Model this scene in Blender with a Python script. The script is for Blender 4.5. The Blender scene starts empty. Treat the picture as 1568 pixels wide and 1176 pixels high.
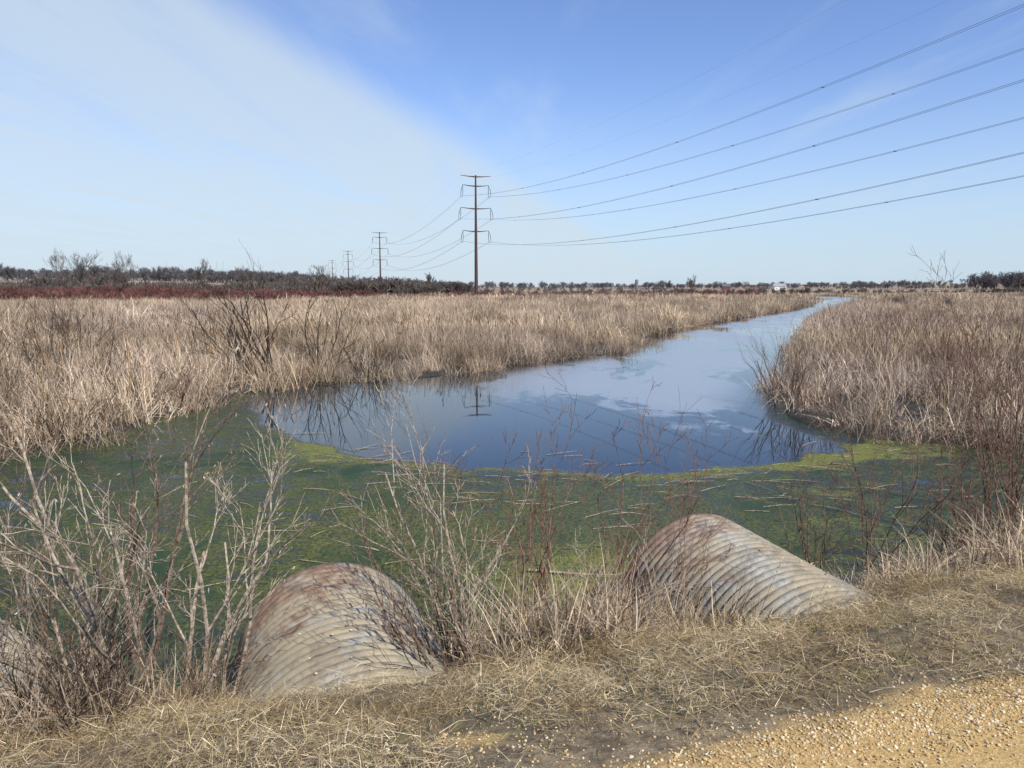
import bpy, math, random
import numpy as np
from mathutils import Vector, Matrix, Quaternion
random.seed(7); rng=np.random.default_rng(7)
scene=bpy.context.scene
scene.view_settings.view_transform='Standard'
try: scene.view_settings.look='None'
except Exception: pass
scene.view_settings.exposure=0

# ------------------------------------------------------------ helpers
def new_mat(name):
    m=bpy.data.materials.new(name); m.use_nodes=True
    nt=m.node_tree; nt.nodes.clear()
    o=nt.nodes.new('ShaderNodeOutputMaterial'); b=nt.nodes.new('ShaderNodeBsdfPrincipled')
    nt.links.new(b.outputs[0],o.inputs[0]); return m,nt,b,o
def N(nt,t,**kw):
    n=nt.nodes.new(t)
    for k,v in kw.items(): setattr(n,k,v)
    return n
def noise(nt,scale,detail=4,rough=.6,coord=None,dist=0):
    n=N(nt,'ShaderNodeTexNoise'); n.inputs['Scale'].default_value=scale; n.inputs['Detail'].default_value=detail
    n.inputs['Roughness'].default_value=rough; n.inputs['Distortion'].default_value=dist
    if coord is not None: nt.links.new(coord,n.inputs['Vector'])
    return n.outputs['Fac']
def maprange(nt,v,a,b,c=0,d=1):
    n=N(nt,'ShaderNodeMapRange',interpolation_type='SMOOTHSTEP')
    nt.links.new(v,n.inputs[0])
    for i,x in zip((1,2,3,4),(a,b,c,d)): n.inputs[i].default_value=x
    return n.outputs[0]
def mixc(nt,f,a,b,blend='MIX'):
    n=N(nt,'ShaderNodeMix',data_type='RGBA',blend_type=blend)
    for sock,v in ((0,f),(6,a),(7,b)):
        if hasattr(v,'is_linked') or hasattr(v,'links'): nt.links.new(v,n.inputs[sock])
        elif isinstance(v,(int,float)): n.inputs[sock].default_value=v
        else: n.inputs[sock].default_value=(*v,1)
    return n.outputs[2]
def mth(nt,op,a,b=None,clamp=False):
    n=N(nt,'ShaderNodeMath',operation=op,use_clamp=clamp)
    for i,v in ((0,a),(1,b)):
        if v is None: continue
        if isinstance(v,(int,float)): n.inputs[i].default_value=v
        else: nt.links.new(v,n.inputs[i])
    return n.outputs[0]
def attr(nt,name,fac=True):
    n=N(nt,'ShaderNodeAttribute',attribute_name=name); return n.outputs['Fac' if fac else 'Color']
def bump(nt,b,h,strength=.5,dist=.02):
    n=N(nt,'ShaderNodeBump'); n.inputs['Strength'].default_value=strength; n.inputs['Distance'].default_value=dist
    nt.links.new(h,n.inputs['Height']); nt.links.new(n.outputs[0],b.inputs['Normal'])
def pos(nt): return N(nt,'ShaderNodeNewGeometry').outputs['Position']
def link_obj(o,parent=None,coll=None):
    (coll or scene.collection).objects.link(o)
    if parent: o.parent=parent
    return o
def make(name,verts,faces,mat,cols=None,smooth=False,parent=None,coll=None,matidx=None):
    me=bpy.data.meshes.new(name); me.from_pydata([tuple(v) for v in verts],[],faces)
    for m in (mat if isinstance(mat,(list,tuple)) else [mat]): me.materials.append(m)
    if matidx is not None: me.polygons.foreach_set('material_index',matidx)
    if smooth: me.polygons.foreach_set('use_smooth',[True]*len(me.polygons))
    me.update(); return link_obj(bpy.data.objects.new(name,me),parent,coll)

_P=rng.random((256,256))
def vn(x,y):
    x=np.asarray(x,float); y=np.asarray(y,float)
    xi=np.floor(x).astype(int); yi=np.floor(y).astype(int); fx=x-xi; fy=y-yi
    fx=fx*fx*(3-2*fx); fy=fy*fy*(3-2*fy)
    a=_P[xi%256,yi%256]; b=_P[(xi+1)%256,yi%256]; c=_P[xi%256,(yi+1)%256]; d=_P[(xi+1)%256,(yi+1)%256]
    return (a*(1-fx)+b*fx)*(1-fy)+(c*(1-fx)+d*fx)*fy
def fbm(x,y,o=4):
    s=0;a=.5;f=1;t=0
    for i in range(o): s=s+a*vn(x*f+17.3*i,y*f+9.1*i); t+=a; a*=.5; f*=2.03
    return s/t
def sst(a,b,x):
    t=np.clip((np.asarray(x,float)-a)/(b-a),0,1); return t*t*(3-2*t)

# ------------------------------------------------------------ site layout (metres, water level z=0)
RN=np.array([-.3256,.9455]); RT=np.array([.9455,.3256]); R0=np.array([.47,2.3])
def droad(x,y): return (x-R0[0])*RN[0]+(y-R0[1])*RN[1]
WP=[(104,420),(108,330),(107,270),(86,205),(56,140),(38,105),(25,82),(16,65),(9.4,51),(5.3,38),(2.4,34.5),(-.1,32),(-1.8,28.5),(-3.6,26.9),(-6.7,24.9),
    (-8.2,23.3),(-8.6,20.5),(-9.2,18.2),(-9.3,15.5),(-10.2,13.9),(-14,12),(-22,9),(-36,4),(-60,-4),(-58,-16),
    (-33.3,-7.2),(-.18,4.0),(18.7,10.6),(33,15.4),(33,17),(22,15.2),(14,14.8),(10.7,14.7),(8.8,15.3),(7.5,16.1),(7.2,18.6),
    (8.6,23.5),(12.3,31.5),(15.5,40),(19.9,51),(32,77),(48,108),(70,151),(97,199),(124,270),(126,330),(120,420)]
WPn=np.array(WP,float)
def wsd(x,y):
    x=np.asarray(x,float); y=np.asarray(y,float)
    d=np.full(x.shape,1e9); ins=np.zeros(x.shape,bool)
    n=len(WPn)
    for i in range(n):
        a=WPn[i]; b=WPn[(i+1)%n]; e=b-a
        t=np.clip(((x-a[0])*e[0]+(y-a[1])*e[1])/(e@e),0,1)
        d=np.minimum(d,np.hypot(x-a[0]-t*e[0],y-a[1]-t*e[1]))
        c=((a[1]>y)!=(b[1]>y))
        xx=(b[0]-a[0])*(y-a[1])/(b[1]-a[1]+1e-12)+a[0]
        ins^=(c&(x<xx))
    return np.where(ins,d,-d)
def th(x,y):
    x=np.asarray(x,float); y=np.asarray(y,float)
    w=wsd(x,y)+ (fbm(x*.5,y*.5,3)-.5)*1.0*np.clip(np.hypot(x,y)/20,0.2,1)
    zm=.10-.85*sst(-.3,1.2,w)+.06*(fbm(x*.8,y*.8,2)-.5)
    d=droad(x,y)
    dd=d+(fbm(x*.9+3,y*.9,3)-.5)*.5*sst(.3,1.5,d)
    zb=np.interp(dd,[-12,-9,-6,-5,-4.6,.0,.6,1.5,2.1,2.9,3.7,4.8],[-1,.1,1.3,1.66,1.7,1.7,1.6,1.27,.97,.45,-.1,-.9])
    zb=zb+ (fbm(x*2.2,y*2.2,3)-.5)*.13*sst(.1,.8,d)+ (fbm(x*9,y*9,2)-.5)*.035*sst(.1,.8,d)
    z=np.maximum(zm,zb)
    r=sst(480,1700,y)
    z=z+sst(340,760,y)*9.5*sst(-50,-380,x)
    z=z+r*(10*sst(-60,-950,x)+10*sst(350,1000,x)+3*fbm(x/300,y/300,3)+1.5)
    z=z+sst(2000,4500,y)*8
    return z
def axis(lo,f0,f1,hi,step,g):
    a=list(np.arange(f0,f1,step)); s=step; p=f1
    while p<hi: a.append(p); s*=g; p+=s
    a.append(hi); s=step; p=f0; b=[]
    while p>lo: s*=g; p-=s; b.append(max(p,lo))
    return np.array(sorted(set(b))+a)
def gridmesh(name,xs,ys,zf,mat,attrs=None):
    X,Y=np.meshgrid(xs,ys); Z=zf(X,Y); V=np.stack([X,Y,Z],-1).reshape(-1,3)
    nx,ny=len(xs),len(ys)
    i=np.arange(nx*ny).reshape(ny,nx)
    F=np.stack([i[:-1,:-1],i[:-1,1:],i[1:,1:],i[1:,:-1]],-1).reshape(-1,4)
    me=bpy.data.meshes.new(name)
    me.vertices.add(len(V)); me.vertices.foreach_set('co',V.ravel().astype(np.float32))
    me.loops.add(len(F)*4); me.loops.foreach_set('vertex_index',F.ravel().astype(np.int32))
    me.polygons.add(len(F)); me.polygons.foreach_set('loop_start',np.arange(0,len(F)*4,4,dtype=np.int32))
    me.polygons.foreach_set('use_smooth',np.ones(len(F),bool))
    me.materials.append(mat); me.update(calc_edges=True); me.validate()
    for k,f in (attrs or {}).items():
        a=me.attributes.new(k,'FLOAT','POINT'); a.data.foreach_set('value',f(X,Y).ravel().astype(np.float32))
    return link_obj(bpy.data.objects.new(name,me))

# ------------------------------------------------------------ materials
def blade_mat(name,var=.35,big=True):
    m,nt,b,o=new_mat(name)
    oi=N(nt,'ShaderNodeObjectInfo'); c=attr(nt,'Col',False)
    v=maprange(nt,oi.outputs['Random'],0,1,1-var,1+var*.6)
    h=N(nt,'ShaderNodeVectorMath',operation='SCALE'); nt.links.new(c,h.inputs[0])
    if big:
        nn=noise(nt,.13,4,.65,oi.outputs['Location']); v=mth(nt,'MULTIPLY',v,maprange(nt,nn,.35,.65,.60,1.28))
    nt.links.new(v,h.inputs['Scale'])
    cc=h.outputs[0]
    if big:
        n2=noise(nt,.045,3,.6,oi.outputs['Location'])
        cc=mixc(nt,maprange(nt,n2,.42,.58),mixc(nt,1.0,cc,(1.05,.99,.90),'MULTIPLY'),mixc(nt,1.0,cc,(.98,.93,.94),'MULTIPLY'))
    else:
        n2=noise(nt,1.4,4,.65,oi.outputs['Location'])
        cc=mixc(nt,1.0,cc,mixc(nt,maprange(nt,n2,.38,.62),(.66,.57,.46),(1.05,.99,.88)),'MULTIPLY')
    d=N(nt,'ShaderNodeBsdfDiffuse'); nt.links.new(cc,d.inputs[0]); nt.nodes.remove(b); nt.links.new(d.outputs[0],o.inputs[0])
    return m
M_reed=blade_mat('dry_reed',var=.42)
M_grass=blade_mat('dead_grass',var=.3,big=False)
def bark_mat(name,c1,c2,sc=30):
    m,nt,b,o=new_mat(name); p=pos(nt)
    f=maprange(nt,noise(nt,sc,2,.7,p),.35,.65)
    cc=mixc(nt,f,c1,c2)
    d=N(nt,'ShaderNodeBsdfDiffuse'); nt.links.new(cc,d.inputs[0]); nt.nodes.remove(b); nt.links.new(d.outputs[0],o.inputs[0])
    return m
M_bark_pale=bark_mat('pale_bark',(.20,.15,.105),(.50,.42,.32))
M_bark_brown=bark_mat('brown_bark',(.09,.06,.042),(.25,.18,.13))
M_bark_dark=bark_mat('dark_bark',(.03,.022,.018),(.09,.065,.05))
M_bark_red=bark_mat('red_bark',(.13,.065,.05),(.27,.17,.12))
M_dogwood=bark_mat('dogwood_bark',(.12,.06,.052),(.21,.10,.085),.06)
M_thicket=bark_mat('thicket_bark',(.10,.083,.074),(.165,.14,.12),.3)
M_faritree=bark_mat('distant_bark_hazed',(.11,.105,.11),(.17,.16,.16),.3)  # bark lightened towards blue-grey: distance haze painted into the colour

m,nt,b,o=new_mat('ground_soil_and_thatch'); p=pos(nt)
straw=mixc(nt,maprange(nt,noise(nt,14,5,.7,p),.35,.65),(.11,.08,.045),(.34,.255,.145))
straw=mixc(nt,maprange(nt,noise(nt,1.1,3,.6,p),.4,.65,0,.55),straw,(.15,.115,.06))
sandc=mixc(nt,maprange(nt,noise(nt,60,4,.7,p),.35,.65),(.44,.27,.085),(.62,.43,.18))
sn=mth(nt,'ADD',attr(nt,'sand'),mth(nt,'MULTIPLY',mth(nt,'SUBTRACT',noise(nt,2.3,5,.7,p),.5),1.1))
c=mixc(nt,maprange(nt,sn,.45,.7),straw,sandc)
mud=mixc(nt,maprange(nt,noise(nt,8,4,.6,p),.4,.6),(.022,.02,.013),(.05,.042,.026))
c=mixc(nt,attr(nt,'mud'),c,mud)
fieldc=mixc(nt,maprange(nt,noise(nt,.006,2,.5,p),.42,.52),(.22,.15,.10),(.38,.30,.18))
fieldc=mixc(nt,maprange(nt,noise(nt,.011,2,.5,p),.5,.58,0,.7),fieldc,(.17,.10,.07))
c=mixc(nt,attr(nt,'field'),c,fieldc)
nt.links.new(c,b.inputs['Base Color']); b.inputs['Roughness'].default_value=.9
bump(nt,b,noise(nt,45,4,.75,p),.6,.03); M_ground=m
m,nt,b,o=new_mat('crushed_limestone'); p=pos(nt)
c=mixc(nt,maprange(nt,noise(nt,110,4,.75,p),.3,.7),(.42,.25,.09),(.58,.39,.17))
c=mixc(nt,maprange(nt,noise(nt,3,4,.6,p),.42,.62,0,.7),c,(.47,.29,.115))
vo=N(nt,'ShaderNodeTexVoronoi'); vo.inputs['Scale'].default_value=110; nt.links.new(p,vo.inputs['Vector'])
c=mixc(nt,maprange(nt,vo.outputs['Distance'],.3,.1,0,.25),c,(.70,.56,.34))
nt.links.new(c,b.inputs['Base Color']); b.inputs['Roughness'].default_value=.95
bump(nt,b,noise(nt,170,4,.8,p),.4,.01); M_road=m
m,nt,b,o=new_mat('limestone_gravel'); oi=N(nt,'ShaderNodeObjectInfo')
r=N(nt,'ShaderNodeValToRGB'); nt.links.new(oi.outputs['Random'],r.inputs[0])
e=r.color_ramp.elements; e[0].color=(.38,.24,.10,1); e[1].color=(.72,.64,.47,1); x=e.new(.55); x.color=(.60,.43,.19,1)
nt.links.new(r.outputs[0],b.inputs['Base Color']); b.inputs['Roughness'].default_value=.85; M_stone=m

# water
m,nt,b,o=new_mat('marsh_water'); p=pos(nt)
al=attr(nt,'algae'); br=attr(nt,'fringe')
mp=N(nt,'ShaderNodeMapping'); nt.links.new(p,mp.inputs[0]); mp.inputs['Scale'].default_value=(1,1.6,1); mp.inputs['Rotation'].default_value=(0,0,.35)
n0=noise(nt,.45,4,.6,p,1.0)
n1=noise(nt,1.3,6,.72,mp.outputs[0],1.6); n2=noise(nt,6,5,.75,mp.outputs[0],2.2); n3=noise(nt,22,3,.7,p,1.0)
c=mixc(nt,al,(.016,.022,.028),(.012,.028,.022))
thr=mth(nt,'ADD',mth(nt,'ADD',mth(nt,'MULTIPLY',n1,.45),mth(nt,'MULTIPLY',n2,.35)),mth(nt,'MULTIPLY',n0,.3))
ma=mth(nt,'MULTIPLY',maprange(nt,mth(nt,'ADD',thr,attr(nt,'olive')),.49,.62),al)
ga=mixc(nt,maprange(nt,n3,.38,.62),(.032,.045,.015),(.155,.16,.045))
ga=mixc(nt,maprange(nt,mth(nt,'SUBTRACT',n0,attr(nt,'olive')),.44,.64),ga,(.033,.060,.030))
c=mixc(nt,ma,c,ga)
fr=mth(nt,'ADD',br,mth(nt,'MULTIPLY',mth(nt,'SUBTRACT',n2,.5),1.5))
fr=mth(nt,'ADD',fr,mth(nt,'MULTIPLY',mth(nt,'SUBTRACT',n1,.5),1.2))
fr=mth(nt,'ADD',fr,mth(nt,'MULTIPLY',mth(nt,'SUBTRACT',n3,.5),.6))
fm=mth(nt,'MULTIPLY',maprange(nt,fr,.42,.8),maprange(nt,br,.02,.2))
yg=mixc(nt,maprange(nt,n3,.35,.65),(.10,.11,.028),(.225,.225,.065))
c=mixc(nt,fm,c,yg)
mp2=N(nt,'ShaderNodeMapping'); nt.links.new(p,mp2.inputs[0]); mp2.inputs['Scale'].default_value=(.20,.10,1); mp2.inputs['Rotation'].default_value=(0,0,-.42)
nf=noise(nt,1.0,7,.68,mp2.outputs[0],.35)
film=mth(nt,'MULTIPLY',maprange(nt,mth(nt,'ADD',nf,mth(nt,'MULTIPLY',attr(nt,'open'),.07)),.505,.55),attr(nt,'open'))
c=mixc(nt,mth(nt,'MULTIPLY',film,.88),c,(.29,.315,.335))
nt.links.new(c,b.inputs['Base Color'])
solid=mth(nt,'MAXIMUM',ma,fm)
rr=mth(nt,'ADD',mth(nt,'MULTIPLY',solid,.55),mth(nt,'ADD',mth(nt,'MULTIPLY',film,.22),.015))
nt.links.new(rr,b.inputs['Roughness']); b.inputs['IOR'].default_value=1.33
nt.links.new(mth(nt,'SUBTRACT',.5,mth(nt,'MULTIPLY',solid,.38)),b.inputs['Specular IOR Level'])
h=mth(nt,'ADD',mth(nt,'MULTIPLY',solid,mth(nt,'ADD',n3,n2)),mth(nt,'MULTIPLY',noise(nt,4,2,.5,p),.02))
bump(nt,b,h,.5,.02); M_water=m

# culvert
m,nt,b,o=new_mat('weathered_galvanised_steel')
tc=N(nt,'ShaderNodeTexCoord').outputs['Object']; sx=N(nt,'ShaderNodeSeparateXYZ'); nt.links.new(tc,sx.inputs[0])
oi=N(nt,'ShaderNodeObjectInfo'); va=N(nt,'ShaderNodeVectorMath',operation='ADD'); nt.links.new(tc,va.inputs[0]); nt.links.new(oi.outputs['Location'],va.inputs[1])
mp=N(nt,'ShaderNodeMapping'); nt.links.new(va.outputs[0],mp.inputs[0]); mp.inputs['Scale'].default_value=(1,.6,1)
n1=noise(nt,2.2,6,.7,mp.outputs[0],.5); n2=noise(nt,14,5,.7,tc); n4=noise(nt,4,6,.75,va.outputs[0],.4)
c=mixc(nt,maprange(nt,n2,.35,.65),(.21,.205,.175),(.37,.35,.29))
c=mixc(nt,maprange(nt,n1,.40,.56,0,.8),c,(.35,.285,.175))
c=mixc(nt,maprange(nt,n4,.48,.62,0,.5),c,(.13,.11,.08))
rz=mth(nt,'ADD',mth(nt,'MULTIPLY',sx.outputs[1],.58),mth(nt,'MULTIPLY',mth(nt,'SUBTRACT',n4,.5),3.2))
rz=mth(nt,'ADD',rz,mth(nt,'MULTIPLY',sx.outputs[2],.9))
rz=mth(nt,'SUBTRACT',rz,mth(nt,'MULTIPLY',sx.outputs[0],.6))
rust=mixc(nt,maprange(nt,n2,.4,.6),(.13,.065,.038),(.27,.155,.095))
c=mixc(nt,mth(nt,'MULTIPLY',maprange(nt,rz,.14,.78),.75),c,rust)
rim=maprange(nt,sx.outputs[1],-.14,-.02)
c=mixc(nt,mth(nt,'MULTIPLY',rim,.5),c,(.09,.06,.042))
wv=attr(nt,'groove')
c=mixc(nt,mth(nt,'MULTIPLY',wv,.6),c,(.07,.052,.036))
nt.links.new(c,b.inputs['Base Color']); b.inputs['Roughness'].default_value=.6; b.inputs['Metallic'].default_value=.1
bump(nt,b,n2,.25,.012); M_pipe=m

def plain(name,c,rough=.7,metal=0,var=.25,sc=4):
    m,nt,b,o=new_mat(name)
    f=noise(nt,sc,4,.6,pos(nt)); cc=mixc(nt,maprange(nt,f,.3,.7),tuple(k*(1-var) for k in c),tuple(k*(1+var*.5) for k in c))
    nt.links.new(cc,b.inputs['Base Color']); b.inputs['Roughness'].default_value=rough; b.inputs['Metallic'].default_value=metal
    return m
M_corten=plain('weathering_steel',(.075,.036,.028),.7)
M_wire=plain('aluminium_conductor',(.12,.125,.14),.5)
M_insul=plain('insulator',(.06,.05,.05),.4)

# ------------------------------------------------------------ ground, road, water
xs=axis(-6000,-9,11,6000,.11,1.045); ys=axis(-400,.5,9,7000,.10,1.04)
gridmesh('ground',xs,ys,th,M_ground,{
 'sand':lambda x,y: np.clip(sst(.45,-.15,droad(x,y))*sst(-7,-5,droad(x,y))*.8+.7*np.exp(-((x+.22)**2/.12+(y-2.62)**2/.03)),0,1),
 'mud':lambda x,y: sst(.32,.08,th(x,y))*(np.hypot(x,y)<60),
 'field':lambda x,y: sst(300,420,y)})
V=[];F=[]
ts=np.arange(-120,160,.12); rows=[-4.5,-3,-1.8,-1,-.6,-.3]
for t in ts:
    for j,dd in enumerate(rows):
        q=dd
        if j==len(rows)-1: q=dd+float(fbm(t*1.7,3.3,4)-.5)*.4-.06
        if j==0: q=dd+float(fbm(t*1.7,8.3,4)-.5)*.4
        pz=R0+RT*t+RN*q
        V.append((pz[0],pz[1],1.706+ (0.012*math.sin(dd*1.5))))
k=len(rows)
for i in range(len(ts)-1):
    for j in range(k-1):
        a=i*k+j; F.append((a,a+k,a+k+1,a+1))
make('gravel_road',V,F,M_road,smooth=True)

def yb(x):
    u=np.clip(x-1.5,-12,9); return 13.1+.05*u**2+.0006*u**4
def A_alg(x,y):
    s=yb(x)-y+(fbm(x*1.3,y*1.3,4)-.5)*1.1
    a=sst(-.05,.5,s)*(.85+.5*(fbm(x*.35,y*.35,3)-.4))*(y<26)
    a=np.maximum(a, sst(.9,.1,wsd(x,y))*.6*(y<24))
    return np.clip(a,0,1)
def A_fr(x,y):
    s=yb(x)-y+(fbm(x*1.3,y*1.3,4)-.5)*1.1
    w=.8+.3*sst(1,6,x)
    f=sst(-.05,.12,s)*np.exp(-np.clip(s,0,99)/w)*.88*(.45+.8*fbm(x*.5+4,5+0*y,2))*sst(-9,-4,x)
    f2=sst(.48,.70,fbm(x*.6+9,y*1.1+2,4))*sst(0.5,5,x)*sst(0,.3,s)*.38
    f3=np.exp(-((x-.9)**2/2.2+(y-8.3)**2/1.5))*.6
    f4=np.exp(-((x+4.2)**2/1.2+(y-14.4)**2/1.5))*.5
    f5=np.exp(-((x+.3)**2/5+(y-7.6)**2/3))*.30+.12*sst(-1,2,x)*sst(0,1,s)
    return np.clip(f+f2+f3+f4*sst(0,.2,s)+f5,0,.9)*(y<26)
xs=axis(-300,-13,15,500,.12,1.06); ys=axis(-200,3,25,520,.12,1.05)
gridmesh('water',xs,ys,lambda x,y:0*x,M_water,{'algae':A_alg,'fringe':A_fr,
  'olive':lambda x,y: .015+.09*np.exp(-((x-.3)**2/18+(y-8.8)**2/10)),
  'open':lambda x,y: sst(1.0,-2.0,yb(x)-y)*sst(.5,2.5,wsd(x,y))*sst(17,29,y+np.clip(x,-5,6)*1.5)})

# ------------------------------------------------------------ culverts
def culvert(cx,cy,L,r=.75,tilt=0,seed=0):
    nr=80; st=.0115; ns=int(L/st); pitch=.088
    V=[];F=[];G=[]
    A=np.linspace(0,2*math.pi,nr,endpoint=False)
    for i in range(ns+1):
        y=-i*st
        for a in A:
            ph=2*math.pi*(y/pitch)+a*1.0
            s=math.sin(ph)
            dent=.014*math.sin(2*a+y*1.3+seed)+.008*math.sin(3*a-y*2+seed)
            rr=r+.015*s+dent
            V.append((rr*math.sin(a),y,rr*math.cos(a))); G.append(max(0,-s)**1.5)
    for i in range(ns):
        for j in range(nr):
            a=i*nr+j; b2=i*nr+(j+1)%nr; F.append((a,b2,b2+nr,a+nr))
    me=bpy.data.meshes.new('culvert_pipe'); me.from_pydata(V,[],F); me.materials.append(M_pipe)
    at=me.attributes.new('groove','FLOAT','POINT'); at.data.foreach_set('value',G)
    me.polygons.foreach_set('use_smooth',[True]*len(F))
    ob=link_obj(bpy.data.objects.new('culvert_pipe',me))
    md=ob.modifiers.new('wall','SOLIDIFY'); md.thickness=.012; md.offset=-1
    ob.location=(cx,cy,.3); ob.rotation_euler=(tilt,0,math.atan2(-RN[0],RN[1]))
    return ob
PIPES=((1.78,7.15),(-1.48,5.8),(-4.0,4.85))
for i,(a,b2) in enumerate(PIPES): culvert(a,b2,4.2,seed=i*2.1)

# ------------------------------------------------------------ instancing
def src_coll(name,objs):
    c=bpy.data.collections.new(name)
    for o2 in objs: c.objects.link(o2)
    return c
def scatter(name,P,rot,scl,coll):
    me=bpy.data.meshes.new(name); me.from_pydata([tuple(q) for q in P],[],[])
    a=me.attributes.new('rot','FLOAT_VECTOR','POINT'); a.data.foreach_set('vector',np.asarray(rot,np.float32).ravel())
    a=me.attributes.new('scl','FLOAT_VECTOR','POINT'); a.data.foreach_set('vector',np.asarray(scl,np.float32).ravel())
    n=len(coll.objects)
    a=me.attributes.new('pick','INT','POINT'); a.data.foreach_set('value',rng.integers(0,n,len(P)).astype(np.int32))
    ob=link_obj(bpy.data.objects.new(name,me))
    g=bpy.data.node_groups.new(name,'GeometryNodeTree')
    g.interface.new_socket('Geometry',in_out='INPUT',socket_type='NodeSocketGeometry')
    g.interface.new_socket('Geometry',in_out='OUTPUT',socket_type='NodeSocketGeometry')
    gi=g.nodes.new('NodeGroupInput'); go=g.nodes.new('NodeGroupOutput')
    ip=g.nodes.new('GeometryNodeInstanceOnPoints'); ci=g.nodes.new('GeometryNodeCollectionInfo')
    ci.inputs['Collection'].default_value=coll; ci.inputs['Separate Children'].default_value=True; ci.inputs['Reset Children'].default_value=True
    g.links.new(gi.outputs[0],ip.inputs['Points']); g.links.new(ci.outputs[0],ip.inputs['Instance'])
    ip.inputs['Pick Instance'].default_value=True
    for nm,ty,sk in (('rot','FLOAT_VECTOR','Rotation'),('scl','FLOAT_VECTOR','Scale'),('pick','INT','Instance Index')):
        na=g.nodes.new('GeometryNodeInputNamedAttribute'); na.data_type=ty; na.inputs['Name'].default_value=nm
        g.links.new(na.outputs['Attribute'],ip.inputs[sk])
    g.links.new(ip.outputs[0],go.inputs[0])
    md=ob.modifiers.new('scatter','NODES'); md.node_group=g
    return ob
def clump(name,nb,rad,h0,h1,w,lean,droop,pal,mat,nseg=4,flat=False,heads=0,kink=.25,inner=None):
    V=[];F=[];C=[]
    for i in range(nb):
        a=random.uniform(0,2*math.pi); rr=rad*math.sqrt(random.random())
        bx,by=rr*math.cos(a),rr*math.sin(a)
        L=random.uniform(h0,h1); az=random.uniform(0,2*math.pi)
        th0=abs(random.gauss(0,lean)); dr=abs(random.gauss(0,droop))
        if flat: th0=random.uniform(1.15,1.55); dr=random.uniform(-.1,.3)
        kp=random.randint(1,nseg-1) if random.random()<kink else -1
        fa=random.uniform(0,math.pi); fx,fy=math.cos(fa),math.sin(fa)
        ww=w*random.uniform(.6,1.3)
        col=np.array(random.choice(pal))*random.uniform(.6,1.3)
        x,y,z=bx,by,(random.uniform(0,.02) if flat else -.05)
        ang=th0; st=L/nseg; b0=len(V)
        for s in range(nseg+1):
            t=s/nseg; hw=ww*(1-t*.85)*.5 if s<nseg else ww*.04
            V.append((x-fx*hw,y-fy*hw,z)); V.append((x+fx*hw,y+fy*hw,z))
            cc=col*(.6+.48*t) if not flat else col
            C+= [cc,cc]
            if s==kp: ang+=random.uniform(.7,1.7)
            ang+=dr/nseg*(.5+t)
            ang=min(ang,2.6)
            x+=math.sin(ang)*math.cos(az)*st; y+=math.sin(ang)*math.sin(az)*st; z+=math.cos(ang)*st
            if flat: z=max(z,.003)
        for s in range(nseg):
            q=b0+2*s; F.append((q,q+1,q+3,q+2))
    for i in range(heads):
        a=random.uniform(0,6.28); rr=rad*random.random(); x,y=rr*math.cos(a),rr*math.sin(a); hh=random.uniform(h0+.2,h1)
        for (r0,za,zb2,cc) in ((.006,0,hh,(.36,.27,.16)),(.015,hh*.88,hh*.88+.13,(.20,.12,.06) if random.random()<.4 else (.48,.40,.30))):
            b0=len(V)
            for zz in (za,zb2):
                for k2 in range(5):
                    V.append((x+r0*math.cos(k2*1.2566),y+r0*math.sin(k2*1.2566),zz)); C.append(np.array(cc))
            for k2 in range(5): F.append((b0+k2,b0+(k2+1)%5,b0+5+(k2+1)%5,b0+5+k2))
    me=bpy.data.meshes.new(name); me.from_pydata([tuple(v) for v in V],[],F); me.materials.append(mat)
    a=me.attributes.new('Col','FLOAT_COLOR','POINT'); c4=np.ones((len(V),4),np.float32); c4[:,:3]=np.array(C); a.data.foreach_set('color',c4.ravel())
    return bpy.data.objects.new(name,me)
PAL=[(.66,.54,.40),(.56,.45,.33),(.78,.68,.54),(.46,.36,.25),(.28,.20,.145),(.68,.56,.42)]
PALd=[(.32,.23,.155),(.24,.165,.12),(.42,.31,.21),(.50,.39,.27)]
PALg=[(.54,.44,.28),(.64,.54,.37),(.34,.26,.155),(.76,.67,.49),(.22,.165,.105),(.45,.38,.20)]
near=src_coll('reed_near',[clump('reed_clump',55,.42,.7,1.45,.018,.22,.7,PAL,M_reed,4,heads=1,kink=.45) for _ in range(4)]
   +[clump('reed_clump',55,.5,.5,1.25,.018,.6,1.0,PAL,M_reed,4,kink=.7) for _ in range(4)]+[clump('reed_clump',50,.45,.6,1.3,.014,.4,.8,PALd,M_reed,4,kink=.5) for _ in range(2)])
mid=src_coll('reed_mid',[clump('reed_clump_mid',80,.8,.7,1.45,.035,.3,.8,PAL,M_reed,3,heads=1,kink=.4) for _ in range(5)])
far=src_coll('reed_far',[clump('reed_clump_far',120,2.8,.7,1.4,.10,.3,.6,PAL,M_reed,2) for _ in range(4)])
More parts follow.
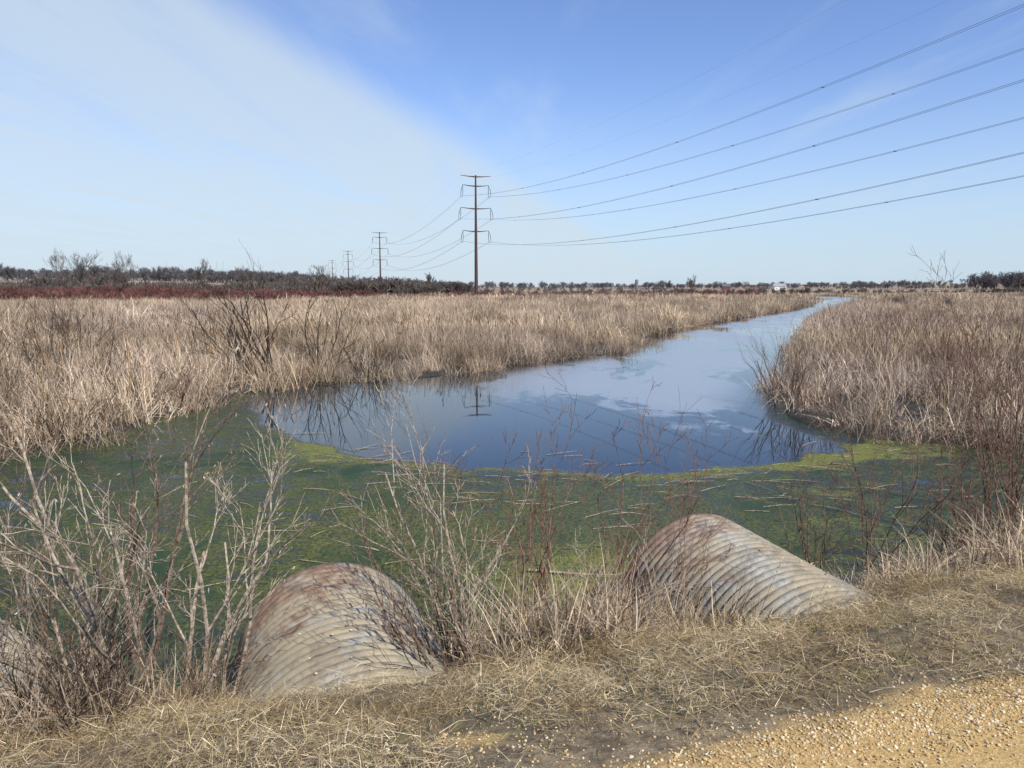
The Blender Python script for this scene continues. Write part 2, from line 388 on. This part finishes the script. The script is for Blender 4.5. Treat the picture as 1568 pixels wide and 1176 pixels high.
def reed_pts(y0,y1,dens,edge=.15,marg=5,hs=(.7,1.25)):
    xm=.78*y1+marg; n=int(dens*(2*xm)*(y1-y0))
    x=rng.uniform(-xm,xm,n); y=rng.uniform(y0,y1,n)
    ok=(np.abs(x)<.78*y+marg); x=x[ok]; y=y[ok]
    w=wsd(x,y)+(fbm(x*.5,y*.5,3)-.5)*1.0
    ok=(w<edge)&(droad(x,y)>6.0); x=x[ok];y=y[ok];w=w[ok]
    g=fbm(x*.22,y*.22,3); ok=(rng.random(len(x))<np.clip(.3+2.0*(g-.28)+(w>-.8)*.5,.22,1)); x=x[ok];y=y[ok];w=w[ok];g=g[ok]
    z=np.maximum(th(x,y),-.2)
    n=len(x); rot=np.stack([rng.normal(0,.12,n),rng.normal(0,.12,n),rng.uniform(0,6.28,n)],-1)
    s=rng.uniform(hs[0],hs[1],n)*(.55+.9*g)*np.where(w>-.7,.85,1)
    return np.stack([x,y,z],-1),rot,np.stack([s*rng.uniform(.9,1.3,n),s*rng.uniform(.9,1.3,n),s],-1)
scatter('cattail_reeds',*reed_pts(9,48,3.1,.5),near)
scatter('cattail_marsh',*reed_pts(47,135,.85,.1),mid)
scatter('distant_marsh',*reed_pts(133,340,.06,-1.2,12),far)

# bank grass
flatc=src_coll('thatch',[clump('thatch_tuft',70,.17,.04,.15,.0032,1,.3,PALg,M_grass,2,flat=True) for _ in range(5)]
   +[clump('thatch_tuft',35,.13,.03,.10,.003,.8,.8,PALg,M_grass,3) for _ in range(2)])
def bank_pts(n,d0,d1,t0,t1,bias=1,zmin=.02):
    t=rng.uniform(t0,t1,n); d=d0+(d1-d0)*rng.random(n)**bias
    x=R0[0]+RT[0]*t+RN[0]*d; y=R0[1]+RT[1]*t+RN[1]*d
    z=th(x,y); ok=z>zmin; return x[ok],y[ok],z[ok],d[ok]
def on_pipe(x,y,z,marg=.0):
    r=np.zeros(x.shape,bool)
    for cx,cy in PIPES:
        s=(x-cx)*-RN[0]+(y-cy)*-RN[1]; q=(x-cx)*RT[0]+(y-cy)*RT[1]
        r|=(s>-.6)&(s<4)&(np.abs(q)<.75+marg)&(z<1.06)
    return r
x,y,z,d=bank_pts(5600,-.2,3.4,-5,7.5)
g=fbm(x*1.6,y*1.6,3); keep=(rng.random(len(x))<np.clip(.5+(d-.05)*1.5+(g-.5)*3.0,0.04,1))&~on_pipe(x,y,z)
keep&=rng.random(len(x))>.97*np.exp(-((x+.22)**2/.12+(y-2.62)**2/.03))
x,y,z=x[keep],y[keep],z[keep]
x2,y2,z2,d2=bank_pts(2000,.1,3.2,-16,24); k2=((x2<-4.5)|(x2>7.5)); x2,y2,z2=x2[k2],y2[k2],z2[k2]
X=np.r_[x,x2];Y=np.r_[y,y2];Z=np.r_[z,z2]; n=len(X)
sc=rng.uniform(.7,1.35,n)
scatter('dead_grass',np.stack([X,Y,Z+.003],-1),np.stack([rng.normal(-.1,.12,n),rng.normal(0,.12,n),rng.uniform(0,6.28,n)],-1),np.stack([sc,sc,sc*.8],-1),flatc)
PG=[(.13,.19,.045),(.18,.23,.06),(.09,.14,.035)]
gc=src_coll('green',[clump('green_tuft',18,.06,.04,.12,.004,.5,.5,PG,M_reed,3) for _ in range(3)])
x,y,z,d=bank_pts(2000,.2,2.3,-5,8); g=fbm(x*1.1+30,y*1.1,3); k=(g>.5)&~on_pipe(x,y,z); x,y,z=x[k],y[k],z[k]; n=len(x); sc=rng.uniform(.6,1.3,n)
scatter('green_grass_shoots',np.stack([x,y,z],-1),np.stack([0*x,0*x,rng.uniform(0,6.28,n)],-1),np.stack([sc,sc,sc],-1),gc)
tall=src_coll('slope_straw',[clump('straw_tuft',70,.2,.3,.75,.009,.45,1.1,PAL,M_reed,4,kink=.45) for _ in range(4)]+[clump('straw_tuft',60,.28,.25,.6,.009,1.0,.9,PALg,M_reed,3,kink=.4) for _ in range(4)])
x,y,z,d=bank_pts(4600,1.5,4.6,-6,14,zmin=-.3); g=fbm(x*.8+60,y*.8+5,3)
boost=np.exp(-((x-.35)**2/.5+(y-5.1)**2/1.3))*1.8*(d<4)+sst(3.1,4.2,x)*.95+np.exp(-((x+3.1)**2/.9+(y-4.2)**2/.6))*.9*(d<4)
k=(rng.random(len(x))<np.clip((g-.45)*1.6*(d<4)+boost,.0,1)*.8)&(rng.random(len(x))<sst(1.4,2.3,d)+.01)&~on_pipe(x,y,z,.05)
x,y,z=x[k],y[k],np.maximum(z[k],-.08); n=len(x); sc=rng.uniform(.5,1.05,n)*(1+.55*sst(3.5,6,x)+.2*np.exp(-((x-.35)**2/.5)))
scatter('bank_straw_grass',np.stack([x,y,z],-1),np.stack([rng.normal(0,.25,n),rng.normal(0,.25,n),rng.uniform(0,6.28,n)],-1),np.stack([sc,sc,sc],-1),tall)

# gravel
def stone():
    import bmesh
    bm=bmesh.new(); bmesh.ops.create_icosphere(bm,subdivisions=1,radius=1)
    for v in bm.verts: v.co*=random.uniform(.72,1.15)
    for v in bm.verts: v.co.z*=.65
    me=bpy.data.meshes.new('stone'); bm.to_mesh(me); bm.free(); me.materials.append(M_stone); return bpy.data.objects.new('stone',me)
sc_=src_coll('stones',[stone() for _ in range(5)])
x,y,z,d=bank_pts(90000,-.75,1.3,-2.2,3.6); g=fbm(x*1.8,y*1.8,3)
pr=np.exp(-((d+.09+.16*(g-.5))/.15)**2)*(.15+.8*sst(-.4,1.2,x))+.04*sst(1.3,0,d)+.02*(d<0)
pr+=.2*np.exp(-((x+.22)**2/.15+(y-2.62)**2/.04))
k=(rng.random(len(x))<pr); x,y,z,d=x[k],y[k],z[k],d[k]; n=len(x); s=rng.uniform(.0025,.0075,n)*rng.uniform(.6,1.2,n)
z=np.maximum(z,np.where(d<-.2,1.703,0))
PX=[]
for cx,cy in PIPES[:2]:
    for i in range(45):
        sS=random.uniform(.7,2.3); a=random.gauss(0,.32); r0=.765
        q=r0*math.sin(a); PX.append((cx-RN[0]*sS+RT[0]*q,cy-RN[1]*sS+RT[1]*q,.3+r0*math.cos(a)))
P=np.r_[np.stack([x,y,z+s*.3],-1),np.array(PX)]; s=np.r_[s,rng.uniform(.004,.012,len(PX))]; n=len(P)
scatter('gravel_stones',P,rng.uniform(0,6.28,(n,3))*[.1,.1,1],np.stack([s,s,s],-1),sc_)

# ------------------------------------------------------------ woody plants
def perp(d):
    r=Vector((0,0,1)) if abs(d.z)<.9 else Vector((1,0,0)); u=d.cross(r).normalized(); return u,d.cross(u).normalized()
def tubes(lines,sides):
    V=[];F=[]
    cs=[(math.cos(2*math.pi*i/sides),math.sin(2*math.pi*i/sides)) for i in range(sides)]
    for pts,rs in lines:
        b0=len(V); n=len(pts)
        for i in range(n):
            d=(pts[min(i+1,n-1)]-pts[max(i-1,0)])
            if d.length<1e-7: d=Vector((0,0,1))
            u,v=perp(d.normalized())
            for cx,cy in cs: V.append(pts[i]+u*(cx*rs[i])+v*(cy*rs[i]))
        for i in range(n-1):
            for j in range(sides):
                a=b0+i*sides+j; c=b0+i*sides+(j+1)%sides; F.append((a,c,c+sides,a+sides))
    return V,F
def rv(s=1): return Vector((random.gauss(0,s),random.gauss(0,s),random.gauss(0,s)))
def grow(L,pos_,d,length,r,depth,out,wob=.12,up=.05,nch=(3,5),ang=.6,lr=.6,rmin=.001,ends=None):
    n=5 if depth>1 else 4
    pts=[pos_.copy()]; rs=[r]; p=pos_.copy(); dd=d.normalized(); rt=max(r*.45,rmin)
    dirs=[]
    for i in range(n):
        dd=(dd+rv(wob)+Vector((0,0,up))).normalized(); p=p+dd*(length/n); pts.append(p.copy()); rs.append(r+(rt-r)*(i+1)/n); dirs.append(dd.copy())
    out.append((pts,rs))
    if depth<=0:
        if ends is not None: ends.append((pts[-1],dirs[-1]))
        return
    for c in range(random.randint(*nch)):
        i=random.randint(1,n-1) if c else n-1
        t=random.random(); q=pts[i].lerp(pts[i+1],t) if i<n else pts[i]
        base=dirs[min(i,n-1)]; u,v=perp(base); a=random.uniform(0,6.283)
        nd=(base*math.cos(ang)+(u*math.cos(a)+v*math.sin(a))*math.sin(ang)*random.uniform(.7,1.3)).normalized()
        grow(L,q,nd,length*lr*random.uniform(.7,1.2),max(rs[i]*.6,rmin),depth-1,out,wob,up,nch,ang,lr,rmin,ends)
def gz(x,y): return float(th(np.array([x]),np.array([y]))[0])
def shrub(name,x,y,stems,h,r,mat,spread=.5,lean=(0,0),depth=2,base=.18,nch=(3,5),leaf=None,sides=5,lr=.5,ang=.5,z=None,wob=.11,lp=.3,top=None):
    out=[];ends=[]
    z0=gz(x,y) if z is None else z
    for i in range(stems):
        a=random.uniform(0,6.283); q=Vector((base*math.cos(a)*random.random(),base*math.sin(a)*random.random(),-.08))
        d=Vector((math.cos(a)*spread*random.uniform(.2,1)+lean[0],math.sin(a)*spread*random.uniform(.2,1)+lean[1],1))
        grow(0,q,d,h*random.uniform(.55,1.0),r*random.uniform(.5,1.1),depth,out,wob,.04,nch,ang,lr,.0016,ends)
    if top:
        # natural full height of the plant
        zm=max(p.z for pts,_ in out for p in pts); k=top/zm
        out=[([p*k for p in pts],rs) for pts,rs in out]
    V,F=tubes(out,sides); mats=[mat]; mi=[0]*len(F)
    if leaf:
        mats.append(leaf)
        for p_,d_ in ends:
            if random.random()<lp:
                u=(rv(.4)+Vector((0,0,-1))).normalized(); w=rv(1).normalized(); s=random.uniform(.008,.017); c=p_+rv(.01)
                b0=len(V); V+= [c,c+u*s+w*s*.4,c+u*s*2.2,c+u*s-w*s*.4]; F.append((b0,b0+1,b0+2,b0+3)); mi.append(1)
    ob=make(name,V,F,mats,matidx=mi,smooth=False); ob.location=(x,y,z0); return ob
M_leaf=plain('withered_leaf',(.52,.45,.35),.8,0,.3,40)
shrub('alder_shrub',-2.4,4.75,5,2.2,.023,M_bark_pale,.42,(.02,.0),3,leaf=M_leaf,nch=(3,5),lr=.42)
shrub('alder_shrub',-2.0,4.5,4,1.9,.022,M_bark_pale,.45,(.12,.05),3,leaf=M_leaf,nch=(3,4),lr=.45)
shrub('alder_shrub',-3.2,4.9,6,2.0,.017,M_bark_pale,.5,(-.05,0),3,leaf=M_leaf,nch=(3,5),lr=.42)
shrub('alder_shrub',-2.9,5.4,5,2.3,.02,M_bark_brown,.4,(.05,0),3,leaf=M_leaf,nch=(3,4),lr=.42,z=.3)
shrub('brush_twigs',-2.55,3.75,16,.8,.009,M_bark_brown,.9,(-.1,.1),2)
shrub('brush_twigs',-1.9,4.1,10,.6,.008,M_bark_brown,.9,(-.1,.1),2)
shrub('brush_twigs',-3.5,4.0,14,.8,.010,M_bark_dark,.9,(0,.1),2)
shrub('brush_twigs',-2.2,3.5,14,.5,.007,M_bark_dark,.9,(0,.1),2)
shrub('willow_shrub',-4.3,6.6,7,1.5,.012,M_bark_brown,.7,(0,0),2,z=.1)
shrub('willow_shrub',-3.5,6.0,8,1.3,.010,M_bark_brown,.7,(0,0),2,z=.0)
shrub('willow_shrub',-.42,4.75,6,1.6,.014,M_bark_pale,.25,(-.18,0),3,nch=(3,4))
shrub('brush_twigs',-.4,4.45,22,.85,.010,M_bark_brown,.55,(-.5,.25),2,nch=(2,3))
shrub('brush_twigs',-.15,4.4,14,.6,.008,M_bark_pale,.8,(0,.2),2,nch=(2,3))
shrub('dogwood_shrub',.25,6.0,8,2.1,.012,M_bark_red,.36,(-.05,0),3,nch=(3,4),z=.45,lr=.45,top=2.3)
shrub('dogwood_shrub',.9,6.3,7,1.9,.011,M_bark_red,.45,(.1,0),3,nch=(3,4),z=.3,lr=.45,top=2.2)
shrub('dogwood_shrub',1.0,5.35,10,.9,.007,M_bark_brown,.7,(.1,.2),2)
shrub('dogwood_shrub',.7,4.9,12,.8,.007,M_bark_pale,.7,(0,.2),2)
shrub('willow_shrub',-.1,7.0,6,1.3,.008,M_bark_brown,.6,(0,0),2,z=-.05)
shrub('willow_shrub',-1.2,7.6,7,1.5,.008,M_bark_brown,.6,(0,0),2,z=-.05)
shrub('willow_shrub',2.2,8.6,7,1.5,.008,M_bark_red,.6,(0,0),2,z=-.05)
shrub('dogwood_shrub',3.1,7.2,10,1.5,.012,M_bark_brown,.5,(-.15,0),3,nch=(2,4),z=.3,top=1.7)
shrub('dogwood_shrub',3.9,7.7,10,1.5,.010,M_bark_red,.55,(.1,0),2,z=.35)
shrub('willow_shrub',4.6,7.6,9,1.5,.010,M_bark_brown,.6,(0,0),3,nch=(2,4),z=.2,top=1.7)
shrub('willow_shrub',5.2,7.9,9,2.4,.013,M_bark_red,.4,(.05,0),3,nch=(3,4),top=2.1)
shrub('willow_shrub',6.2,9.1,9,3.2,.016,M_bark_red,.3,(.03,0),3,nch=(3,4),lr=.42,z=.1,top=3.75)
shrub('willow_shrub',7.3,10.2,9,3.2,.015,M_bark_brown,.35,(0,0),3,nch=(3,4),lr=.42,z=.1,top=3.3)
shrub('willow_shrub',4.6,6.7,12,.9,.008,M_bark_brown,.8,(0,0),2)
shrub('brush_twigs',5.6,7.3,14,1.0,.009,M_bark_dark,.9,(0,0),2)
shrub('brush_twigs',4.2,6.5,14,.7,.008,M_bark_dark,.9,(0,0),2)
# channel side shrubs
shrub('willow_shrub',7.8,20.6,16,2.1,.018,M_bark_brown,.6,(-.15,0),2,z=0,base=.5)
shrub('willow_shrub',7.5,18.4,10,1.6,.013,M_bark_brown,.8,(-.2,0),2,z=0,base=.5)
shrub('willow_shrub',-8.7,25.6,16,3.2,.042,M_bark_dark,.55,(-.4,0),2,z=.1,base=.7)
shrub('willow_shrub',-7.2,27.5,9,2.7,.028,M_bark_dark,.5,(.25,0),2,z=.1,base=.5)
shrub('willow_shrub',-12.3,16.5,18,2.0,.02,M_bark_dark,.7,(0,0),2,z=.1,base=.8)
shrub('willow_shrub',-9.8,15.6,16,1.3,.014,M_bark_dark,1.0,(.2,-.2),2,z=.05,base=.8)
shrub('willow_shrub',-11.2,14.6,16,1.3,.014,M_bark_brown,1.0,(.2,-.2),2,z=.05,base=.8)
shrub('willow_shrub',-13.4,14.6,18,2.0,.016,M_bark_dark,.8,(.1,0),2,z=.05,base=.9)
shrub('willow_shrub',-9.7,19.5,14,1.5,.015,M_bark_dark,.9,(.1,0),2,z=.05,base=.9)
shrub('willow_shrub',-5.2,26.6,14,1.6,.016,M_bark_dark,.9,(.1,0),2,z=.05,base=.9)
for (x,y,h) in ((-16,22,2.2),(13.5,22,2.4),(14.8,19,2.6),(17,30,2.6),(-20,34,2.6),(-28,45,2.8),(11.8,16.8,2.0),(24,44,2.6),(-14,19,2.0),(-17,27,2.2),(-24,30,2.4),(10.5,17.5,1.8),(13,26,2.2),(20,25,2.6),(-18.5,24,2.4),(-22,38,2.6),(-12.5,21,2.2),(-15.5,18,2.2),(-13,30,2.2)):
    shrub('willow_shrub',x,y,11,h,.016,M_bark_red if x>0 else M_bark_dark,.5,(0,0),2,z=.1,base=.7)
out=[]; grow(0,Vector((0,0,0)),Vector((1,.05,.03)),1.5,.022,1,out,.05,0,(2,3)); V,F=tubes(out,5)
make('driftwood_branch',V,F,M_bark_brown).location=(6.0,13.6,.03)
out=[]; grow(0,Vector((0,0,0)),Vector((1,-.15,.02)),1.1,.02,1,out,.05,0,(1,2)); V,F=tubes(out,5)
make('driftwood_branch',V,F,M_bark_pale).location=(.2,8.3,.03)
out=[]
for i in range(190):
    x=random.uniform(-5,9); y=float(yb(x))+random.gauss(-.7,.9) if random.random()<.6 else random.uniform(7,13)
    if wsd(np.array([x]),np.array([y]))[0]<.3: continue
    a=random.gauss(0,.5); l=random.uniform(.15,.8); p0_=Vector((x,y,.008)); dd=Vector((math.cos(a),math.sin(a),0))
    out.append(([p0_,p0_+dd*l*.5+Vector((0,0,.012)),p0_+dd*l+Vector((0,random.uniform(-.05,.05),0))],[.005,.005,.003]))
V,F=tubes(out,4); make('floating_reed_stems',V,F,M_bark_pale)

# distant trees ----------------------------------------------
def tree_mesh(name,h,mat,depth=4,rmin=.03,nch=(4,6),multi=1,ang=.62,sp=.25,lr=.62,rr=.018):
    out=[]
    for i in range(multi):
        d=Vector((random.gauss(0,sp*(multi>1)),random.gauss(0,sp*(multi>1)),1))
        grow(0,Vector((0,0,-.3 if h>2 else -.03)),d,h*.5,h*rr,depth,out,.1,.09,nch,ang,lr,rmin)
    V,F=tubes(out,3)
    zm=max(v.z for v in V); k=h/zm; V=[v*k for v in V]
    me=bpy.data.meshes.new(name); me.from_pydata([tuple(v) for v in V],[],F); me.materials.append(mat); return bpy.data.objects.new(name,me)
for (x,y,h,mt) in ((-146,250,17,3),(-128,243,15.5,3),(-104,250,13.5,3),(-92,256,11.5,3),(-84,256,9,2),(-68,262,12,3),(-64,262,9.5,2),(-40,262,7,2),(-29,265,9,3),(85,350,10,3),(55,105,2.6,3),(61,105,2.6,3)):
    o2=tree_mesh('bare_tree',h,M_thicket,multi=mt,nch=(4,5),ang=.48,sp=.3,rmin=.026 if h>4 else .008,rr=.012); link_obj(o2); o2.location=(x,y,gz(x,y)-.2)
tc1=src_coll('tree_src',[tree_mesh('tree_src',1,M_faritree,depth=3,rmin=.005,nch=(4,6),multi=2) for _ in range(6)])
def line_pts(segs,wide=1.2):
    P=[];S=[]
    for (xa,ya,xb,yb2,n,h0,h1,dy) in segs:
        t=rng.random(n); x=xa+(xb-xa)*t+rng.normal(0,2,n); y=ya+(yb2-ya)*t+rng.uniform(-dy,dy,n)
        hh=(h0+(h1-h0)*t)*rng.uniform(.55,1.1,n)*(.5+.95*fbm(x/26,y/90,3)); z=th(x,y)
        P.append(np.stack([x,y,z-.2],-1)); S.append(np.stack([hh*wide,hh*wide,hh],-1))
    P=np.concatenate(P); S=np.concatenate(S); n=len(P)
    return P,np.stack([0*P[:,0],0*P[:,0],rng.uniform(0,6.28,n)],-1),S
scatter('distant_treeline',*line_pts([(-640,780,-90,780,620,19,10,28),(-60,560,140,560,80,6,5,15),
   (-1500,1450,-100,1500,300,15,14,30),(-100,1300,750,1300,480,12,11,30),(560,900,1000,880,330,18,23,25),(900,1500,2200,1500,300,14,16,60),(420,1000,600,960,90,9,11,10)]),tc1)
tk=src_coll('thicket_src',[tree_mesh('thicket_src',1,M_thicket,depth=2,rmin=.008,nch=(4,6),multi=7,ang=.5) for _ in range(5)])
scatter('bare_thicket',*line_pts([(-270,262,-150,262,220,4.0,6.0,16),(-150,262,-15,268,480,8.2,5.2,20),(-150,215,-60,230,130,4.8,4.2,10),(-15,290,110,330,200,3.4,3,15),(110,350,330,430,180,3.8,3.6,20)],1.3),tk)
dg=src_coll('dogwood_src',[tree_mesh('dogwood_src',1,M_dogwood,depth=2,rmin=.009,nch=(3,5),multi=8,ang=.45) for _ in range(4)])
scatter('red_dogwood_thicket',*line_pts([(-180,195,-60,210,470,3.5,3.2,26),(-60,210,-12,220,110,3.0,2.6,20),(-105,135,-45,165,140,2.7,2.4,14),(-12,240,90,280,180,2.6,2.4,20)],1.4),dg)

# ------------------------------------------------------------ power line
def pole(x,y,zt,arms,yaw):
    e=bpy.data.objects.new('power_line_pole',None); link_obj(e); z0=gz(x,y); e.location=(x,y,0); e.rotation_euler=(0,0,yaw)
    V,F=tubes([([Vector((0,0,z0-.5)),Vector((0,0,zt*.5)),Vector((0,0,zt))],[.62,.45,.25])],12); make('mast',V,F,M_corten,parent=e,smooth=True)
    for k,(za,ha) in enumerate(arms):
        ln=[([Vector((-ha,0,za+.25)),Vector((-ha*.5,0,za)),Vector((0,0,za-.1)),Vector((ha*.5,0,za)),Vector((ha,0,za+.25))],[.08,.15,.24,.15,.08])]
        V,F=tubes(ln,6); make('crossarm_%d'%(k+1),V,F,M_corten,parent=e)
        if k>0:
            ln=[]
            for sx_ in (-1,1):
                for yy in (-1,1):
                    ln.append(([Vector((sx_*ha,0,za+.2)),Vector((sx_*(ha+.25),yy*1.2,za-1.4)),Vector((sx_*(ha+.35),yy*1.4,za-3.2))],[.07,.09,.06]))
                ln.append(([Vector((sx_*(ha+.35),-1.4,za-3.2)),Vector((sx_*(ha+.2),0,za-3.7)),Vector((sx_*(ha+.35),1.4,za-3.2))],[.035]*3))
            V,F=tubes(ln,6); make('insulators_%d'%k,V,F,M_insul,parent=e)
    return e
ARM=[(38.2,4.9),(35.3,4.2),(28.3,4.9),(21.2,4.2)]
ARM0=[(34,4.9),(31.2,4.2),(25.8,4.9),(21.2,4.2)]
step=Vector((-73,240)); p0=Vector((61.5,0)); yaw=math.atan2(73,240)
poles=[]
for k in range(0,6):
    p_=p0+step*k; arms=ARM0 if k==0 else ARM; 
    pole(p_.x,p_.y,38.6 if k else 34.4,arms,yaw); poles.append((p_,arms))
ww=[]; ax=Vector((240,73)).normalized()
for k in range(5):
    (pa,aa),(pb,ab)=poles[k],poles[k+1]
    for lv in range(4):
        for sd in (-1,1):
            for tw in ((0,) if lv==0 else (-.2,.2)):
                pts=[];rs=[]
                for i in range(33):
                    t=i/32; q=pa.lerp(pb,t)+ax*(sd*((aa[lv][1]*(1-t)+ab[lv][1]*t)+(.35 if lv else 0))+tw)
                    dz=0 if lv==0 else -3.2
                    z=aa[lv][0]*(1-t)+ab[lv][0]*t+dz-4*(4.5 if lv==0 else 6)*t*(1-t)
                    pts.append(Vector((q.x,q.y,z))); rs.append(.006 if lv==0 else (.016 if k==0 else .024))
                ww.append((pts,rs))
            if lv and k==0:
                for t in (.1,.22,.34,.46,.6,.75,.9):
                    q=pa.lerp(pb,t)+ax*(sd*((aa[lv][1]*(1-t)+ab[lv][1]*t)+.35)); z=aa[lv][0]*(1-t)+ab[lv][0]*t-3.2-24*t*(1-t)
                    ww.append(([Vector((q.x-ax.x*.22,q.y-ax.y*.22,z)),Vector((q.x+ax.x*.22,q.y+ax.y*.22,z))],[.045,.045]))
V,F=tubes(ww,4); make('power_lines',V,F,M_wire)

# ------------------------------------------------------------ farm buildings
def building(name,x,y,w,dp,h,rh,cw,cr,rot=0):
    e=bpy.data.objects.new(name,None); link_obj(e); e.location=(x,y,gz(x,y)); e.rotation_euler=(0,0,rot)
    mw=plain(name+'_wall',cw,.7,0,.1,.5); mr=plain(name+'_roof',cr,.6,0,.1,.5); md=plain(name+'_opening',(.05,.055,.07),.4)
    a,b2=w/2,dp/2
    V=[(-a,-b2,-1),(a,-b2,-1),(a,b2,-1),(-a,b2,-1),(-a,-b2,h),(a,-b2,h),(a,b2,h),(-a,b2,h),(-a,0,h+rh),(a,0,h+rh)]
    make('walls',V,[(0,1,5,4),(2,3,7,6),(1,2,6,9,5),(3,0,4,8,7)],mw,parent=e)
    o_=.5
    V=[(-a-o_,-b2-o_,h-.35),(a+o_,-b2-o_,h-.35),(a+o_,0,h+rh+.1),(-a-o_,0,h+rh+.1),(-a-o_,b2+o_,h-.35),(a+o_,b2+o_,h-.35)]
    r=make('roof',V,[(0,1,2,3),(3,2,5,4)],mr,parent=e); sm=r.modifiers.new('t','SOLIDIFY'); sm.thickness=.2; sm.offset=1
    V=[];F=[]
    k=max(2,int(w/4))
    for i in range(k):
        cx=-a+(i+.5)*w/k; ww_=.6; z0,z1=(0,2.1) if i==k//2 else (1.1,2.3)
        b0=len(V); V+=[(cx-ww_,-b2-.03,z0),(cx+ww_,-b2-.03,z0),(cx+ww_,-b2-.03,z1),(cx-ww_,-b2-.03,z1)]; F.append((b0,b0+1,b0+2,b0+3))
    make('windows_and_door',V,F,md,parent=e)
building('white_farmhouse',322,900,15,9,4.5,3,(.7,.7,.68),(.3,.3,.32),.1)
building('red_barn',258,900,9,8,4.5,3,(.20,.05,.04),(.12,.12,.12),-.1)
V,F=tubes([([Vector((0,0,-1)),Vector((0,0,11)),Vector((0,0,12.2)),Vector((0,0,12.7))],[2,2,1.5,.1])],16)
make('grain_silo',V,F,plain('silo_concrete',(.16,.15,.15),.8),smooth=True).location=(147,880,gz(147,880))

# ------------------------------------------------------------ light and sky
az=math.radians(142); el=math.radians(44)
s=Vector((math.sin(az)*math.cos(el),math.cos(az)*math.cos(el),math.sin(el)))
L=bpy.data.lights.new('sun','SUN'); L.energy=5; L.angle=math.radians(.5); L.color=(1,.95,.87)
lo=link_obj(bpy.data.objects.new('sun',L)); lo.rotation_mode='QUATERNION'; lo.rotation_quaternion=s.to_track_quat('Z','Y'); lo.location=(20,-30,40)
w=bpy.data.worlds.new('World'); scene.world=w; w.use_nodes=True; nt=w.node_tree; nt.nodes.clear()
out=N(nt,'ShaderNodeOutputWorld'); bg=N(nt,'ShaderNodeBackground'); nt.links.new(bg.outputs[0],out.inputs[0]); bg.inputs['Strength'].default_value=.13
sk=N(nt,'ShaderNodeTexSky',sky_type='NISHITA'); sk.sun_disc=False; sk.sun_elevation=el; sk.sun_rotation=az; sk.air_density=1.0; sk.dust_density=.3; sk.ozone_density=2.5
g=N(nt,'ShaderNodeTexCoord').outputs['Generated']; sp=N(nt,'ShaderNodeSeparateXYZ'); nt.links.new(g,sp.inputs[0])
zc=mth(nt,'MAXIMUM',sp.outputs[2],.03); px=mth(nt,'DIVIDE',sp.outputs[0],zc); py=mth(nt,'DIVIDE',sp.outputs[1],zc)
cb=N(nt,'ShaderNodeCombineXYZ'); nt.links.new(px,cb.inputs[0]); nt.links.new(py,cb.inputs[1])
mp=N(nt,'ShaderNodeMapping'); nt.links.new(cb.outputs[0],mp.inputs[0]); mp.inputs['Rotation'].default_value=(0,0,.217); mp.inputs['Scale'].default_value=(.9,.14,1)
st=noise(nt,1.5,7,.62,mp.outputs[0],.6)
ss=mth(nt,'ADD',mth(nt,'SUBTRACT',px,mth(nt,'MULTIPLY',py,.22)),1.40)
ss=mth(nt,'ADD',ss,mth(nt,'MULTIPLY',mth(nt,'SUBTRACT',st,.5),.7))
f1=maprange(nt,ss,.10,-.38)
f1=mth(nt,'MULTIPLY',f1,maprange(nt,st,.34,.62,.6,1.0))
f1=mth(nt,'MULTIPLY',f1,maprange(nt,py,-2,2))
f2=maprange(nt,noise(nt,.8,7,.62,mp.outputs[0],1.2),.44,.72,0,.32)
f=mth(nt,'MAXIMUM',mth(nt,'MULTIPLY',f1,.75),f2)
base=mixc(nt,1.0,sk.outputs[0],(1.02,1.07,1.32),'MULTIPLY')
hz=maprange(nt,sp.outputs[2],.28,-.03,0,1)
base=mixc(nt,mth(nt,'MULTIPLY',hz,.85),base,(4.0,5.15,6.2))
cc=mixc(nt,f,base,(4.9,5.75,6.4))
nt.links.new(cc,bg.inputs[0])

cam=bpy.data.cameras.new('camera'); co=link_obj(bpy.data.objects.new('camera',cam)); scene.camera=co
cam.sensor_width=36; cam.lens=26; cam.clip_end=12000; cam.clip_start=.05
co.location=(0,0,3.3); co.rotation_euler=(math.radians(90-7.4),0,0)
